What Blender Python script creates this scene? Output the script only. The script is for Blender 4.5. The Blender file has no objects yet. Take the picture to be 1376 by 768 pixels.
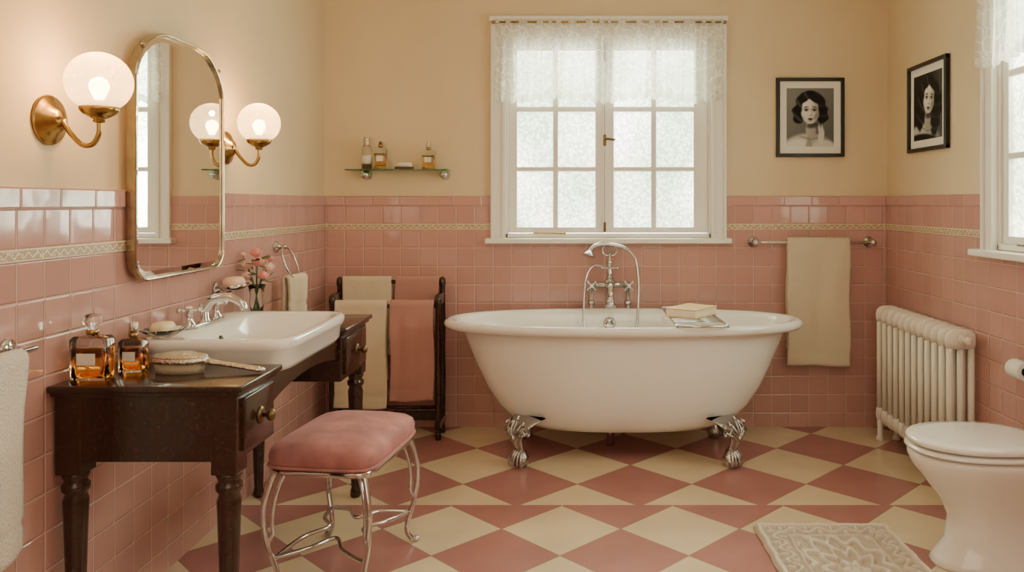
import bpy, bmesh, math, random
from mathutils import Vector, Matrix, noise
random.seed(3)
F=1050.0; H=1.3
XL=-1.452; XR=1.835; YB=4.56; YF=-1.4; ZC=2.75
pi=math.pi; sin=math.sin; cos=math.cos
COL=bpy.context.scene.collection
# ------------------------------------------------------------------ materials
def newmat(name):
    m=bpy.data.materials.new(name); m.use_nodes=True
    nt=m.node_tree; b=nt.nodes['Principled BSDF']
    return m,nt,b
def N(nt,t,**kw):
    n=nt.nodes.new(t)
    for k,v in kw.items(): setattr(n,k,v)
    return n
def mat(name,col,rough=.5,metal=0.,coat=0.,bump=0.,bscale=50.,var=0.,trans=0.,ior=1.45,sheen=0.,detail=3.,vscale=6.,stretch=None):
    m,nt,b=newmat(name)
    b.inputs['Base Color'].default_value=(*col,1)
    b.inputs['Roughness'].default_value=rough
    b.inputs['Metallic'].default_value=metal
    b.inputs['Coat Weight'].default_value=coat
    b.inputs['Coat Roughness'].default_value=.05
    b.inputs['Transmission Weight'].default_value=trans
    b.inputs['IOR'].default_value=ior
    if sheen:
        b.inputs['Sheen Weight'].default_value=sheen
        b.inputs['Sheen Roughness'].default_value=.4
        b.inputs['Sheen Tint'].default_value=(*[min(1,c*1.3+.1) for c in col],1)
    tc=N(nt,'ShaderNodeTexCoord'); mp=N(nt,'ShaderNodeMapping')
    if stretch: mp.inputs['Scale'].default_value=stretch
    nt.links.new(tc.outputs['Object'],mp.inputs[0])
    if var:
        no=N(nt,'ShaderNodeTexNoise'); no.inputs['Scale'].default_value=vscale; no.inputs['Detail'].default_value=5
        nt.links.new(mp.outputs[0],no.inputs['Vector'])
        r=N(nt,'ShaderNodeValToRGB')
        r.color_ramp.elements[0].position=.3; r.color_ramp.elements[1].position=.7
        r.color_ramp.elements[0].color=(*[c*(1-var) for c in col],1)
        r.color_ramp.elements[1].color=(*[min(1,c*(1+var)) for c in col],1)
        nt.links.new(no.outputs['Fac'],r.inputs[0]); nt.links.new(r.outputs[0],b.inputs['Base Color'])
    if bump:
        no=N(nt,'ShaderNodeTexNoise'); no.inputs['Scale'].default_value=bscale; no.inputs['Detail'].default_value=detail
        nt.links.new(mp.outputs[0],no.inputs['Vector'])
        bp=N(nt,'ShaderNodeBump'); bp.inputs['Strength'].default_value=bump; bp.inputs['Distance'].default_value=.01
        nt.links.new(no.outputs['Fac'],bp.inputs['Height']); nt.links.new(bp.outputs[0],b.inputs['Normal'])
    return m
PINK=(.555,.305,.272)
M={}
M['paint']=mat('cream_wall_paint',(.75,.605,.405),.75,bump=.08,bscale=180,var=.03,vscale=3)
M['ceil']=mat('ceiling_paint',(.80,.74,.62),.8)
M['white']=mat('white_gloss_paint',(.87,.84,.77),.35,bump=.03,bscale=60)
M['porc']=mat('white_porcelain',(.88,.86,.82),.10,coat=.6)
M['chrome']=mat('polished_chrome',(.62,.62,.63),.07,metal=1)
M['nickel']=mat('ornate_nickel',(.50,.49,.48),.2,metal=1,bump=.25,bscale=90)
M['brass']=mat('antique_brass',(.42,.27,.10),.24,metal=1,var=.2,vscale=20)
M['mframe']=mat('aged_mirror_frame',(.40,.33,.22),.22,metal=1,var=.25,vscale=15)
M['mirror']=mat('mirror_silver',(.92,.92,.90),.01,metal=1)
M['wood']=mat('dark_mahogany',(.030,.0098,.0056),.25,coat=.35,var=.3,vscale=7,stretch=(10,1,10),bump=.03,bscale=60)
M['creamtowel']=mat('cream_terry',(.90,.77,.57),.95,bump=.9,bscale=260,sheen=.3)
M['whitetowel']=mat('white_terry',(.86,.79,.69),.95,bump=1,bscale=150,sheen=.3)
M['pinktowel']=mat('pink_terry',(.62,.33,.29),.95,bump=.9,bscale=260,sheen=.3)
M['velvet']=mat('pink_velvet',(.42,.18,.175),.75,bump=.25,bscale=14,sheen=.8,var=.28,vscale=11)
M['rad']=mat('cream_radiator_enamel',(.82,.77,.68),.35,bump=.06,bscale=70)
M['black']=mat('black_frame',(.008,.007,.007),.35)
M['mount']=mat('picture_mount',(.86,.84,.79),.8)
M['amber']=mat('amber_perfume',(.95,.42,.08),.03,trans=1,ior=1.36)
M['amberlight']=mat('pale_perfume',(1,.66,.28),.03,trans=1,ior=1.36)
M['label']=mat('paper_label',(.80,.76,.66),.7)
M['soap']=mat('cream_soap',(.82,.66,.42),.4)
M['pinksoap']=mat('peach_soap',(.84,.58,.40),.4)
M['bristle']=mat('brush_bristles',(.78,.66,.46),.9,bump=1,bscale=300)
M['silver']=mat('engraved_silver',(.62,.57,.47),.25,metal=1,bump=.5,bscale=120)
M['leaf']=mat('leaf_green',(.07,.16,.04),.5,var=.3,vscale=30)
M['rose']=mat('rose_petal',(.85,.33,.29),.6,var=.2,vscale=40)
M['rose2']=mat('pale_rose_petal',(.90,.58,.50),.6,var=.15,vscale=40)
M['book']=mat('book_cover',(.72,.50,.22),.6)
M['pages']=mat('book_pages',(.88,.78,.58),.8)
M['paper']=mat('toilet_paper',(.85,.82,.77),.9)
M['dark']=mat('dark_metal',(.05,.045,.04),.4,metal=.6)
M['hinge']=mat('bronze_latch',(.17,.11,.05),.35,metal=.9)
M['glaze']=mat('clear_glass',(.97,1,.98),.02,trans=1,ior=1.45)
M['shelfglass']=mat('green_edge_glass',(.50,.86,.68),.03,trans=1,ior=1.3)
M['brown']=mat('brown_tin',(.12,.05,.03),.35)

def tilemat(name,side,v0,row,width=.108,col=PINK,off=0.,mort=(.66,.47,.41),uoff=0.):
    m,nt,b=newmat(name)
    tc=N(nt,'ShaderNodeTexCoord'); sp=N(nt,'ShaderNodeSeparateXYZ'); cb=N(nt,'ShaderNodeCombineXYZ')
    nt.links.new(tc.outputs['Object'],sp.inputs[0])
    au=N(nt,'ShaderNodeMath',operation='ADD'); au.inputs[1].default_value=20*width+uoff
    nt.links.new(sp.outputs['Y' if side else 'X'],au.inputs[0])
    av=N(nt,'ShaderNodeMath',operation='SUBTRACT'); av.inputs[0].default_value=v0
    nt.links.new(sp.outputs['Z'],av.inputs[1])
    nt.links.new(au.outputs[0],cb.inputs[0]); nt.links.new(av.outputs[0],cb.inputs[1])
    br=N(nt,'ShaderNodeTexBrick'); br.offset=off; br.squash=1
    br.inputs['Scale'].default_value=1; br.inputs['Brick Width'].default_value=width; br.inputs['Row Height'].default_value=row
    br.inputs['Mortar Size'].default_value=.0018; br.inputs['Mortar Smooth'].default_value=.3
    br.inputs['Color1'].default_value=(*[c*.95 for c in col],1); br.inputs['Color2'].default_value=(*[c*1.05 for c in col],1)
    br.inputs['Mortar'].default_value=(*mort,1)
    nt.links.new(cb.outputs[0],br.inputs['Vector']); nt.links.new(br.outputs['Color'],b.inputs['Base Color'])
    mr=N(nt,'ShaderNodeMapRange'); mr.inputs[3].default_value=.10; mr.inputs[4].default_value=.7
    nt.links.new(br.outputs['Fac'],mr.inputs[0]); nt.links.new(mr.outputs[0],b.inputs['Roughness'])
    b.inputs['IOR'].default_value=1.6
    no=N(nt,'ShaderNodeTexNoise'); no.inputs['Scale'].default_value=9; no.inputs['Detail'].default_value=1
    nt.links.new(tc.outputs['Object'],no.inputs['Vector'])
    b1=N(nt,'ShaderNodeBump'); b1.inputs['Strength'].default_value=.3; b1.inputs['Distance'].default_value=.01
    nt.links.new(no.outputs['Fac'],b1.inputs['Height'])
    br2=N(nt,'ShaderNodeTexBrick'); br2.offset=off
    br2.inputs['Scale'].default_value=1; br2.inputs['Brick Width'].default_value=width; br2.inputs['Row Height'].default_value=row
    br2.inputs['Mortar Size'].default_value=.006; br2.inputs['Mortar Smooth'].default_value=1
    nt.links.new(cb.outputs[0],br2.inputs['Vector'])
    b2=N(nt,'ShaderNodeBump',invert=True); b2.inputs['Strength'].default_value=.8; b2.inputs['Distance'].default_value=.003
    nt.links.new(br2.outputs['Fac'],b2.inputs['Height']); nt.links.new(b1.outputs[0],b2.inputs['Normal'])
    nt.links.new(b2.outputs[0],b.inputs['Normal'])
    return m
def bandmat(name,side):
    m,nt,b=newmat(name)
    tc=N(nt,'ShaderNodeTexCoord'); sp=N(nt,'ShaderNodeSeparateXYZ'); cb=N(nt,'ShaderNodeCombineXYZ')
    nt.links.new(tc.outputs['Object'],sp.inputs[0])
    nt.links.new(sp.outputs['Y' if side else 'X'],cb.inputs[0]); nt.links.new(sp.outputs['Z'],cb.inputs[1])
    def math_(op,a=None,b_=None,c=None):
        n=N(nt,'ShaderNodeMath',operation=op)
        for i,v in enumerate((a,b_,c)):
            if v is None: continue
            if isinstance(v,(int,float)): n.inputs[i].default_value=v
            else: nt.links.new(v,n.inputs[i])
        return n.outputs[0]
    u=sp.outputs['Y' if side else 'X']; z=sp.outputs['Z']
    zc=math_('SUBTRACT',z,(B0+B1)/2)
    s=math_('MULTIPLY',math_('SINE',math_('MULTIPLY',u,2*pi/.036)),.0065)
    dv=math_('ABSOLUTE',math_('SUBTRACT',zc,s))
    vine=math_('LESS_THAN',dv,.0022)
    vo=N(nt,'ShaderNodeTexVoronoi'); vo.inputs['Scale'].default_value=105; vo.inputs['Randomness'].default_value=.6
    nt.links.new(cb.outputs[0],vo.inputs['Vector'])
    bl=math_('LESS_THAN',vo.outputs['Distance'],.33)
    edge=math_('GREATER_THAN',math_('ABSOLUTE',zc),.0125)
    hgt=math_('MAXIMUM',math_('MAXIMUM',vine,bl),edge)
    mx=N(nt,'ShaderNodeMix',data_type='RGBA'); nt.links.new(hgt,mx.inputs[0])
    mx.inputs[6].default_value=(.44,.31,.19,1); mx.inputs[7].default_value=(.84,.73,.54,1)
    nt.links.new(mx.outputs[2],b.inputs['Base Color'])
    b.inputs['Roughness'].default_value=.35
    bp=N(nt,'ShaderNodeBump'); bp.inputs['Strength'].default_value=.5; bp.inputs['Distance'].default_value=.003
    nt.links.new(hgt,bp.inputs['Height']); nt.links.new(bp.outputs[0],b.inputs['Normal'])
    return m
def floormat(name,d,cx,cy):
    # diagonal checker: pink diamonds centred on (cx,cy) with diagonal d
    m,nt,b=newmat(name); a=d/math.sqrt(2)
    tc=N(nt,'ShaderNodeTexCoord'); mp=N(nt,'ShaderNodeMapping',vector_type='POINT')
    m0=N(nt,'ShaderNodeVectorMath',operation='SUBTRACT'); m0.inputs[1].default_value=(cx,cy,0)
    nt.links.new(tc.outputs['Object'],m0.inputs[0])
    mp.inputs['Rotation'].default_value=(0,0,pi/4); mp.inputs['Location'].default_value=(a/2+40*a,a/2+40*a,.01)
    nt.links.new(m0.outputs[0],mp.inputs[0])
    ck=N(nt,'ShaderNodeTexChecker'); ck.inputs['Scale'].default_value=1/a
    nt.links.new(mp.outputs[0],ck.inputs['Vector'])
    no=N(nt,'ShaderNodeTexNoise'); no.inputs['Scale'].default_value=3; no.inputs['Detail'].default_value=6
    nt.links.new(tc.outputs['Object'],no.inputs['Vector'])
    def ramp(c):
        r=N(nt,'ShaderNodeValToRGB'); r.color_ramp.elements[0].position=.3; r.color_ramp.elements[1].position=.7
        r.color_ramp.elements[0].color=(*[x*.88 for x in c],1); r.color_ramp.elements[1].color=(*[x*1.08 for x in c],1)
        nt.links.new(no.outputs['Fac'],r.inputs[0]); return r
    r1=ramp((.435,.195,.178)); r2=ramp((.755,.61,.415))
    nt.links.new(r1.outputs[0],ck.inputs['Color2']); nt.links.new(r2.outputs[0],ck.inputs['Color1'])
    br=N(nt,'ShaderNodeTexBrick'); br.offset=0; br.inputs['Scale'].default_value=1
    br.inputs['Brick Width'].default_value=a; br.inputs['Row Height'].default_value=a
    br.inputs['Mortar Size'].default_value=.0025; br.inputs['Mortar Smooth'].default_value=.2
    nt.links.new(mp.outputs[0],br.inputs['Vector'])
    mx=N(nt,'ShaderNodeMix',data_type='RGBA'); nt.links.new(br.outputs['Fac'],mx.inputs[0])
    nt.links.new(ck.outputs['Color'],mx.inputs[6]); mx.inputs[7].default_value=(.34,.24,.17,1)
    nt.links.new(mx.outputs[2],b.inputs['Base Color'])
    b.inputs['Roughness'].default_value=.2
    bp=N(nt,'ShaderNodeBump',invert=True); bp.inputs['Strength'].default_value=.5; bp.inputs['Distance'].default_value=.003
    nt.links.new(br.outputs['Fac'],bp.inputs['Height'])
    b2=N(nt,'ShaderNodeBump'); b2.inputs['Strength'].default_value=.1; b2.inputs['Distance'].default_value=.01
    n2=N(nt,'ShaderNodeTexNoise'); n2.inputs['Scale'].default_value=12
    nt.links.new(tc.outputs['Object'],n2.inputs['Vector'])
    nt.links.new(n2.outputs['Fac'],b2.inputs['Height']); nt.links.new(bp.outputs[0],b2.inputs['Normal'])
    nt.links.new(b2.outputs[0],b.inputs['Normal'])
    return m
def frosted():
    m,nt,b=newmat('pebbled_window_glass'); nt.nodes.remove(b); out=nt.nodes['Material Output']
    tc=N(nt,'ShaderNodeTexCoord')
    vo=N(nt,'ShaderNodeTexVoronoi',feature='SMOOTH_F1'); vo.inputs['Scale'].default_value=60
    nt.links.new(tc.outputs['Object'],vo.inputs['Vector'])
    no=N(nt,'ShaderNodeTexNoise'); no.inputs['Scale'].default_value=2.4; no.inputs['Detail'].default_value=1
    nt.links.new(tc.outputs['Object'],no.inputs['Vector'])
    r=N(nt,'ShaderNodeValToRGB'); r.color_ramp.elements[0].position=.40; r.color_ramp.elements[1].position=.64
    r.color_ramp.elements[0].color=(.50,.60,.46,1); r.color_ramp.elements[1].color=(.93,.92,.86,1)
    nt.links.new(no.outputs['Fac'],r.inputs[0])
    mr=N(nt,'ShaderNodeMapRange'); mr.inputs[1].default_value=.1; mr.inputs[2].default_value=.55; mr.inputs[3].default_value=1.0; mr.inputs[4].default_value=.52
    nt.links.new(vo.outputs['Distance'],mr.inputs[0])
    mul=N(nt,'ShaderNodeVectorMath',operation='SCALE'); nt.links.new(r.outputs[0],mul.inputs[0]); nt.links.new(mr.outputs[0],mul.inputs['Scale'])
    bp=N(nt,'ShaderNodeBump'); bp.inputs['Strength'].default_value=.8; bp.inputs['Distance'].default_value=.006
    nt.links.new(vo.outputs['Distance'],bp.inputs['Height'])
    tl=N(nt,'ShaderNodeBsdfTranslucent'); nt.links.new(mul.outputs[0],tl.inputs[0]); nt.links.new(bp.outputs[0],tl.inputs['Normal'])
    tr=N(nt,'ShaderNodeBsdfTransparent'); nt.links.new(mul.outputs[0],tr.inputs[0])
    gl=N(nt,'ShaderNodeBsdfGlossy'); gl.inputs['Roughness'].default_value=.15; nt.links.new(bp.outputs[0],gl.inputs['Normal'])
    mx=N(nt,'ShaderNodeMixShader'); mx.inputs[0].default_value=.6
    nt.links.new(tl.outputs[0],mx.inputs[1]); nt.links.new(tr.outputs[0],mx.inputs[2])
    m2=N(nt,'ShaderNodeMixShader'); m2.inputs[0].default_value=.06
    nt.links.new(mx.outputs[0],m2.inputs[1]); nt.links.new(gl.outputs[0],m2.inputs[2])
    nt.links.new(m2.outputs[0],out.inputs[0])
    return m
def lace(name='white_lace',dense=0.):
    m,nt,b=newmat(name); nt.nodes.remove(b); out=nt.nodes['Material Output']
    uv=N(nt,'ShaderNodeUVMap')
    v2=N(nt,'ShaderNodeTexVoronoi',feature='DISTANCE_TO_EDGE'); v2.inputs['Scale'].default_value=17; v2.inputs['Randomness'].default_value=.6
    v3=N(nt,'ShaderNodeTexVoronoi'); v3.inputs['Scale'].default_value=26; v3.inputs['Randomness'].default_value=.8
    for v in (v3,v2): nt.links.new(uv.outputs[0],v.inputs['Vector'])
    c=N(nt,'ShaderNodeMapRange'); c.inputs[1].default_value=.03; c.inputs[2].default_value=.07; c.inputs[3].default_value=.66; c.inputs[4].default_value=.42+dense
    nt.links.new(v2.outputs['Distance'],c.inputs[0])
    a=N(nt,'ShaderNodeMapRange'); a.inputs[1].default_value=.18; a.inputs[2].default_value=.28; a.inputs[3].default_value=.25; a.inputs[4].default_value=0
    nt.links.new(v3.outputs['Distance'],a.inputs[0])
    s=N(nt,'ShaderNodeMath',operation='ADD',use_clamp=True); nt.links.new(a.outputs[0],s.inputs[0]); nt.links.new(c.outputs[0],s.inputs[1])
    d=N(nt,'ShaderNodeBsdfDiffuse'); d.inputs[0].default_value=(.92,.90,.85,1)
    t=N(nt,'ShaderNodeBsdfTranslucent'); t.inputs[0].default_value=(.94,.93,.89,1)
    mx=N(nt,'ShaderNodeMixShader'); mx.inputs[0].default_value=.6; nt.links.new(d.outputs[0],mx.inputs[1]); nt.links.new(t.outputs[0],mx.inputs[2])
    tr=N(nt,'ShaderNodeBsdfTransparent')
    m2=N(nt,'ShaderNodeMixShader'); nt.links.new(s.outputs[0],m2.inputs[0]); nt.links.new(tr.outputs[0],m2.inputs[1]); nt.links.new(mx.outputs[0],m2.inputs[2])
    nt.links.new(m2.outputs[0],out.inputs[0])
    return m
def globe():
    m,nt,b=newmat('etched_globe_glass'); nt.nodes.remove(b); out=nt.nodes['Material Output']
    tc=N(nt,'ShaderNodeTexCoord')
    no=N(nt,'ShaderNodeTexVoronoi'); no.inputs['Scale'].default_value=9; nt.links.new(tc.outputs['Generated'],no.inputs['Vector'])
    m3=N(nt,'ShaderNodeMapRange'); m3.inputs[2].default_value=.5; m3.inputs[3].default_value=.34; m3.inputs[4].default_value=.2; nt.links.new(no.outputs['Distance'],m3.inputs[0])
    sc=N(nt,'ShaderNodeVectorMath',operation='SCALE'); sc.inputs[0].default_value=(1,.82,.52); nt.links.new(m3.outputs[0],sc.inputs['Scale'])
    tl=N(nt,'ShaderNodeBsdfTranslucent'); nt.links.new(sc.outputs[0],tl.inputs[0])
    df=N(nt,'ShaderNodeBsdfDiffuse'); df.inputs[0].default_value=(.8,.70,.50,1)
    tr=N(nt,'ShaderNodeBsdfTransparent'); tr.inputs[0].default_value=(1,.95,.84,1)
    gl=N(nt,'ShaderNodeBsdfGlossy'); gl.inputs['Roughness'].default_value=.08
    em=N(nt,'ShaderNodeEmission'); em.inputs[0].default_value=(1,.66,.30,1); em.inputs[1].default_value=1.5
    a=N(nt,'ShaderNodeMixShader'); a.inputs[0].default_value=.10; nt.links.new(tl.outputs[0],a.inputs[1]); nt.links.new(df.outputs[0],a.inputs[2])
    c=N(nt,'ShaderNodeMixShader'); c.inputs[0].default_value=.42; nt.links.new(a.outputs[0],c.inputs[1]); nt.links.new(tr.outputs[0],c.inputs[2])
    d=N(nt,'ShaderNodeMixShader'); d.inputs[0].default_value=.05; nt.links.new(c.outputs[0],d.inputs[1]); nt.links.new(gl.outputs[0],d.inputs[2])
    e=N(nt,'ShaderNodeAddShader'); nt.links.new(d.outputs[0],e.inputs[0]); nt.links.new(em.outputs[0],e.inputs[1])
    nt.links.new(e.outputs[0],out.inputs[0])
    return m
def bulbmat():
    m,nt,b=newmat('opal_bulb'); b.inputs['Base Color'].default_value=(.9,.8,.6,1)
    b.inputs['Emission Color'].default_value=(1,.72,.38,1); b.inputs['Emission Strength'].default_value=40
    return m
def vcolmat(name,rough,bump=0):
    m,nt,b=newmat(name); a=N(nt,'ShaderNodeAttribute',attribute_name='Col')
    nt.links.new(a.outputs['Color'],b.inputs['Base Color']); b.inputs['Roughness'].default_value=rough
    if not bump: b.inputs['Specular IOR Level'].default_value=.2
    if bump:
        tc=N(nt,'ShaderNodeTexCoord'); no=N(nt,'ShaderNodeTexNoise'); no.inputs['Scale'].default_value=200
        nt.links.new(tc.outputs['Object'],no.inputs['Vector'])
        bp=N(nt,'ShaderNodeBump'); bp.inputs['Strength'].default_value=bump; bp.inputs['Distance'].default_value=.008
        nt.links.new(no.outputs['Fac'],bp.inputs['Height']); nt.links.new(bp.outputs[0],b.inputs['Normal'])
    return m
B0=1.148;B1=1.18
M['frost']=frosted(); M['lace']=lace(); M['lacehem']=lace('lace_hem',.3); M['globe']=globe(); M['bulb']=bulbmat(); M['print']=vcolmat('photographic_print',.5); M['rug']=vcolmat('chenille_rug',.95,1)

# ------------------------------------------------------------------ geometry helpers
def root(name):
    e=bpy.data.objects.new(name,None); COL.objects.link(e); e.empty_display_size=.1; return e
def mk(name,verts,faces,m,parent=None,smooth=True,uvs=None):
    me=bpy.data.meshes.new(name); me.from_pydata([tuple(v) for v in verts],[],faces); me.update()
    if smooth:
        for p in me.polygons: p.use_smooth=True
    if uvs:
        ul=me.uv_layers.new(name='UVMap')
        for l in me.loops: ul.data[l.index].uv=uvs[l.vertex_index]
    me.materials.append(m)
    o=bpy.data.objects.new(name,me); COL.objects.link(o)
    if parent: o.parent=parent
    return o
def fixn(o):
    bm=bmesh.new(); bm.from_mesh(o.data); bmesh.ops.recalc_face_normals(bm,faces=bm.faces); bm.to_mesh(o.data); bm.free(); return o
def box(name,x0,x1,y0,y1,z0,z1,m,parent=None,bev=0.,seg=2,rz=0.):
    bm=bmesh.new(); bmesh.ops.create_cube(bm,size=1)
    c=Vector(((x0+x1)/2,(y0+y1)/2,(z0+z1)/2)); R=Matrix.Rotation(rz,3,'Z')
    for v in bm.verts: v.co=Vector((v.co.x*abs(x1-x0),v.co.y*abs(y1-y0),v.co.z*abs(z1-z0)))
    if bev: bmesh.ops.bevel(bm,geom=list(bm.edges),offset=bev,segments=seg,profile=.5,affect='EDGES')
    for v in bm.verts: v.co=R@v.co+c
    me=bpy.data.meshes.new(name); bm.to_mesh(me); bm.free(); me.materials.append(m)
    if bev and seg>2:
        for p in me.polygons: p.use_smooth=True
    o=bpy.data.objects.new(name,me); COL.objects.link(o)
    if parent: o.parent=parent
    return o
def loft(name,loops,m,parent=None,cap0=True,cap1=True,smooth=True,closed=True):
    n=len(loops[0]); V=[p for l in loops for p in l]; Fc=[]
    for i in range(len(loops)-1):
        for j in range(n if closed else n-1):
            k=(j+1)%n
            Fc.append((i*n+j,i*n+k,(i+1)*n+k,(i+1)*n+j))
    if cap0: Fc.append(tuple(range(n-1,-1,-1)))
    if cap1: Fc.append(tuple((len(loops)-1)*n+j for j in range(n)))
    return fixn(mk(name,V,Fc,m,parent,smooth))
def sloop(cx,cy,hx,hy,z,n=2.,K=64,hxf=None):
    out=[]
    for i in range(K):
        t=2*pi*i/K; c,s=cos(t),sin(t)
        a=hx if (c>=0 or hxf is None) else hxf
        out.append(Vector((cx+a*math.copysign(abs(c)**(2/n),c),cy+hy*math.copysign(abs(s)**(2/n),s),z)))
    return out
def lathe(name,prof,o,m,parent=None,axis=(0,0,1),K=32,flute=0,fa=0.):
    q=Vector(axis).to_track_quat('Z','Y'); o=Vector(o); loops=[]
    for r,h in prof:
        loops.append([o+q@Vector((max(r,1e-4)*(1+(fa*cos(flute*2*pi*j/K) if flute else 0))*cos(2*pi*j/K),max(r,1e-4)*(1+(fa*cos(flute*2*pi*j/K) if flute else 0))*sin(2*pi*j/K),h)) for j in range(K)])
    return loft(name,loops,m,parent)
def cr(pts,sub=8,closed=False):
    P=[Vector(p) for p in pts]; n=len(P); out=[]
    for i in range(n if closed else n-1):
        if closed: a,b,c,d=P[(i-1)%n],P[i],P[(i+1)%n],P[(i+2)%n]
        else: a,b,c,d=P[max(i-1,0)],P[i],P[i+1],P[min(i+2,n-1)]
        for k in range(sub):
            t=k/sub
            out.append(.5*((2*b)+(c-a)*t+(2*a-5*b+4*c-d)*t*t+(3*b-a-3*c+d)*t**3))
    if not closed: out.append(P[-1])
    return out
def tube(name,pts,r,m,parent=None,closed=False,sm=True,K=10,sub=8):
    P=cr(pts,sub,closed) if sm else [Vector(p) for p in pts]
    n=len(P); loops=[]; nrm=None
    for i in range(n):
        if closed: t=(P[(i+1)%n]-P[i-1])
        else: t=P[min(i+1,n-1)]-P[max(i-1,0)]
        t.normalize()
        if nrm is None:
            nrm=t.orthogonal().normalized()
        nrm=(nrm-t*nrm.dot(t)).normalized(); bn=t.cross(nrm)
        rr=r if not isinstance(r,(list,tuple)) else r[0]+(r[1]-r[0])*i/(n-1)
        loops.append([P[i]+(nrm*cos(2*pi*j/K)+bn*sin(2*pi*j/K))*rr for j in range(K)])
    if closed: loops.append(loops[0])
    return loft(name,loops,m,parent,not closed,not closed)
def ell(name,c,r,m,parent=None,K=20,rz=0.,ry=0.,rx=0.):
    R=Matrix.Rotation(rz,3,'Z')@Matrix.Rotation(ry,3,'Y')@Matrix.Rotation(rx,3,'X'); c=Vector(c); loops=[]
    L=12
    for i in range(L+1):
        a=-pi/2+pi*i/L
        loops.append([c+R@Vector((r[0]*max(cos(a),1e-3)*cos(2*pi*j/K),r[1]*max(cos(a),1e-3)*sin(2*pi*j/K),r[2]*sin(a))) for j in range(K)])
    return loft(name,loops,m,parent)
def grid(name,fn,nu,nv,m,parent=None,uv=None,smooth=True):
    V=[];U=[];Fc=[]
    for j in range(nv+1):
        for i in range(nu+1):
            V.append(fn(i/nu,j/nv)); U.append(uv(i/nu,j/nv) if uv else (i/nu,j/nv))
    for j in range(nv):
        for i in range(nu):
            a=j*(nu+1)+i; Fc.append((a,a+1,a+nu+2,a+nu+1))
    return mk(name,V,Fc,m,parent,smooth,U)
def hang(name,p,d,n,width,Lf,Lb,r,m,parent,th=.010,amp=.006,seed=0.,side=.0):
    p=Vector(p); d=Vector(d); n=Vector(n); tot=Lb+pi*r+Lf
    def fn(u,v):
        s=v*tot
        if s<Lb: off=-r; z=-(Lb-s); dist=Lb-s
        elif s<Lb+pi*r:
            a=(s-Lb)/r; off=-r*cos(a); z=r*sin(a); dist=0
        else: off=r; z=-(s-Lb-pi*r); dist=-z
        w=amp*min(1,dist/.12)*(sin(u*9+seed)+.5*sin(u*17+seed*2+dist*4))
        if off<0 : w=abs(w)*.3
        if off>0 and .055<(Lf-dist)<.085: w-=.004
        uu=(u-.5)*width*(1+side*dist)+.004*sin(dist*14+seed)
        return p+d*uu+n*(off+w)+Vector((0,0,z+.004*sin(u*5+seed)*(1 if dist>.05 else 0)))
    o=grid(name,fn,28,90,m,parent)
    mo=o.modifiers.new('thick','SOLIDIFY'); mo.thickness=th; mo.offset=0
    return o
V3=Vector
# ------------------------------------------------------------------ room shell
T=.15; TD=.012
DADO=1.343; C0=1.286
def shell(name,x0,x1,y0,y1,side,opening=None):
    r=root(name)
    def bx(n,u0,u1,v0,v1):
        if side: box(n,x0,x1,u0,u1,v0,v1,M['paint'],r)
        else: box(n,u0,u1,y0,y1,v0,v1,M['paint'],r)
    U0,U1=(y0,y1) if side else (x0,x1)
    if opening:
        a,b_,c,d=opening
        bx('plaster_left',U0,a,0,ZC); bx('plaster_right',b_,U1,0,ZC); bx('plaster_below',a,b_,0,c); bx('plaster_above',a,b_,d,ZC)
    else: bx('plaster',U0,U1,0,ZC)
    return r
OB=(-.395,.808,1.10,2.26)
SH=3.46-.478   # y = SH - u  for the right-hand window
OR=(SH-.808,SH+.395,1.10,2.26)
wb=shell('wall_back',XL-T,XR+T,YB,YB+T,False,OB)
wl=shell('wall_left',XL-T,XL,YF,YB,True)
wr=shell('wall_right',XR,XR+T,YF,YB,True,OR)
wf=shell('wall_front',XL-T,XR+T,YF-T,YF,False)
tm={}
for s in (0,1):
    tm[s]=dict(low=tilemat('pink_tile_field_%d'%s,s,B0,.1065,uoff=.03),up=tilemat('pink_tile_row_%d'%s,s,C0,.106,uoff=.03),
               cap=tilemat('pink_tile_cap_%d'%s,s,DADO,.2,width=.16,uoff=.05),band=bandmat('cream_relief_band_%d'%s,s))
def dado(r,side,fixed,dirn,u0,u1,cut=None):
    def strip(n,v0,v1,th,m,bev=0):
        segs=[(u0,u1)]
        if cut and v1>cut[2]: segs=[(u0,cut[0]),(cut[1],u1)]
        for k,(a,b_) in enumerate(segs):
            if side:
                xa,xb=sorted((fixed,fixed+dirn*th)); box(n+'_%d'%k,xa,xb,a,b_,v0,v1,m,r,bev)
            else:
                ya,yb=sorted((fixed,fixed+dirn*th)); box(n+'_%d'%k,a,b_,ya,yb,v0,v1,m,r,bev)
    if cut:
        strip('tile_field',0,cut[2],TD,tm[side]['low']); 
        strip('tile_field_upper',cut[2]+1e-4,B0,TD,tm[side]['low'])
    else: strip('tile_field',0,B0,TD,tm[side]['low'])
    strip('tile_relief_band',B0,B1,TD+.004,tm[side]['band'],.001)
    strip('tile_row',B1,C0,TD,tm[side]['up'])
    strip('tile_cap',C0,DADO,TD+.006,tm[side]['cap'],.005)
dado(wb,0,YB,-1,XL,XR,(-.47,.885,1.08))
dado(wl,1,XL,1,YF,YB-.02)
dado(wr,1,XR,-1,YF,YB-.02,(SH-.885,SH+.47,1.08))
fl=root('floor')
YS=3.370
box('floor_far',XL-T,XR+T,YS,YB+T,-.1,0,floormat('floor_checker_far',.53,-.245,3.62),fl)
box('floor_near',XL-T,XR+T,YF-T,YS,-.1,0,floormat('floor_checker_near',.476,-.286,2.885),fl)
box('ceiling',XL-T,XR+T,YF-T,YB+T,ZC,ZC+.1,M['ceil'])

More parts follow.
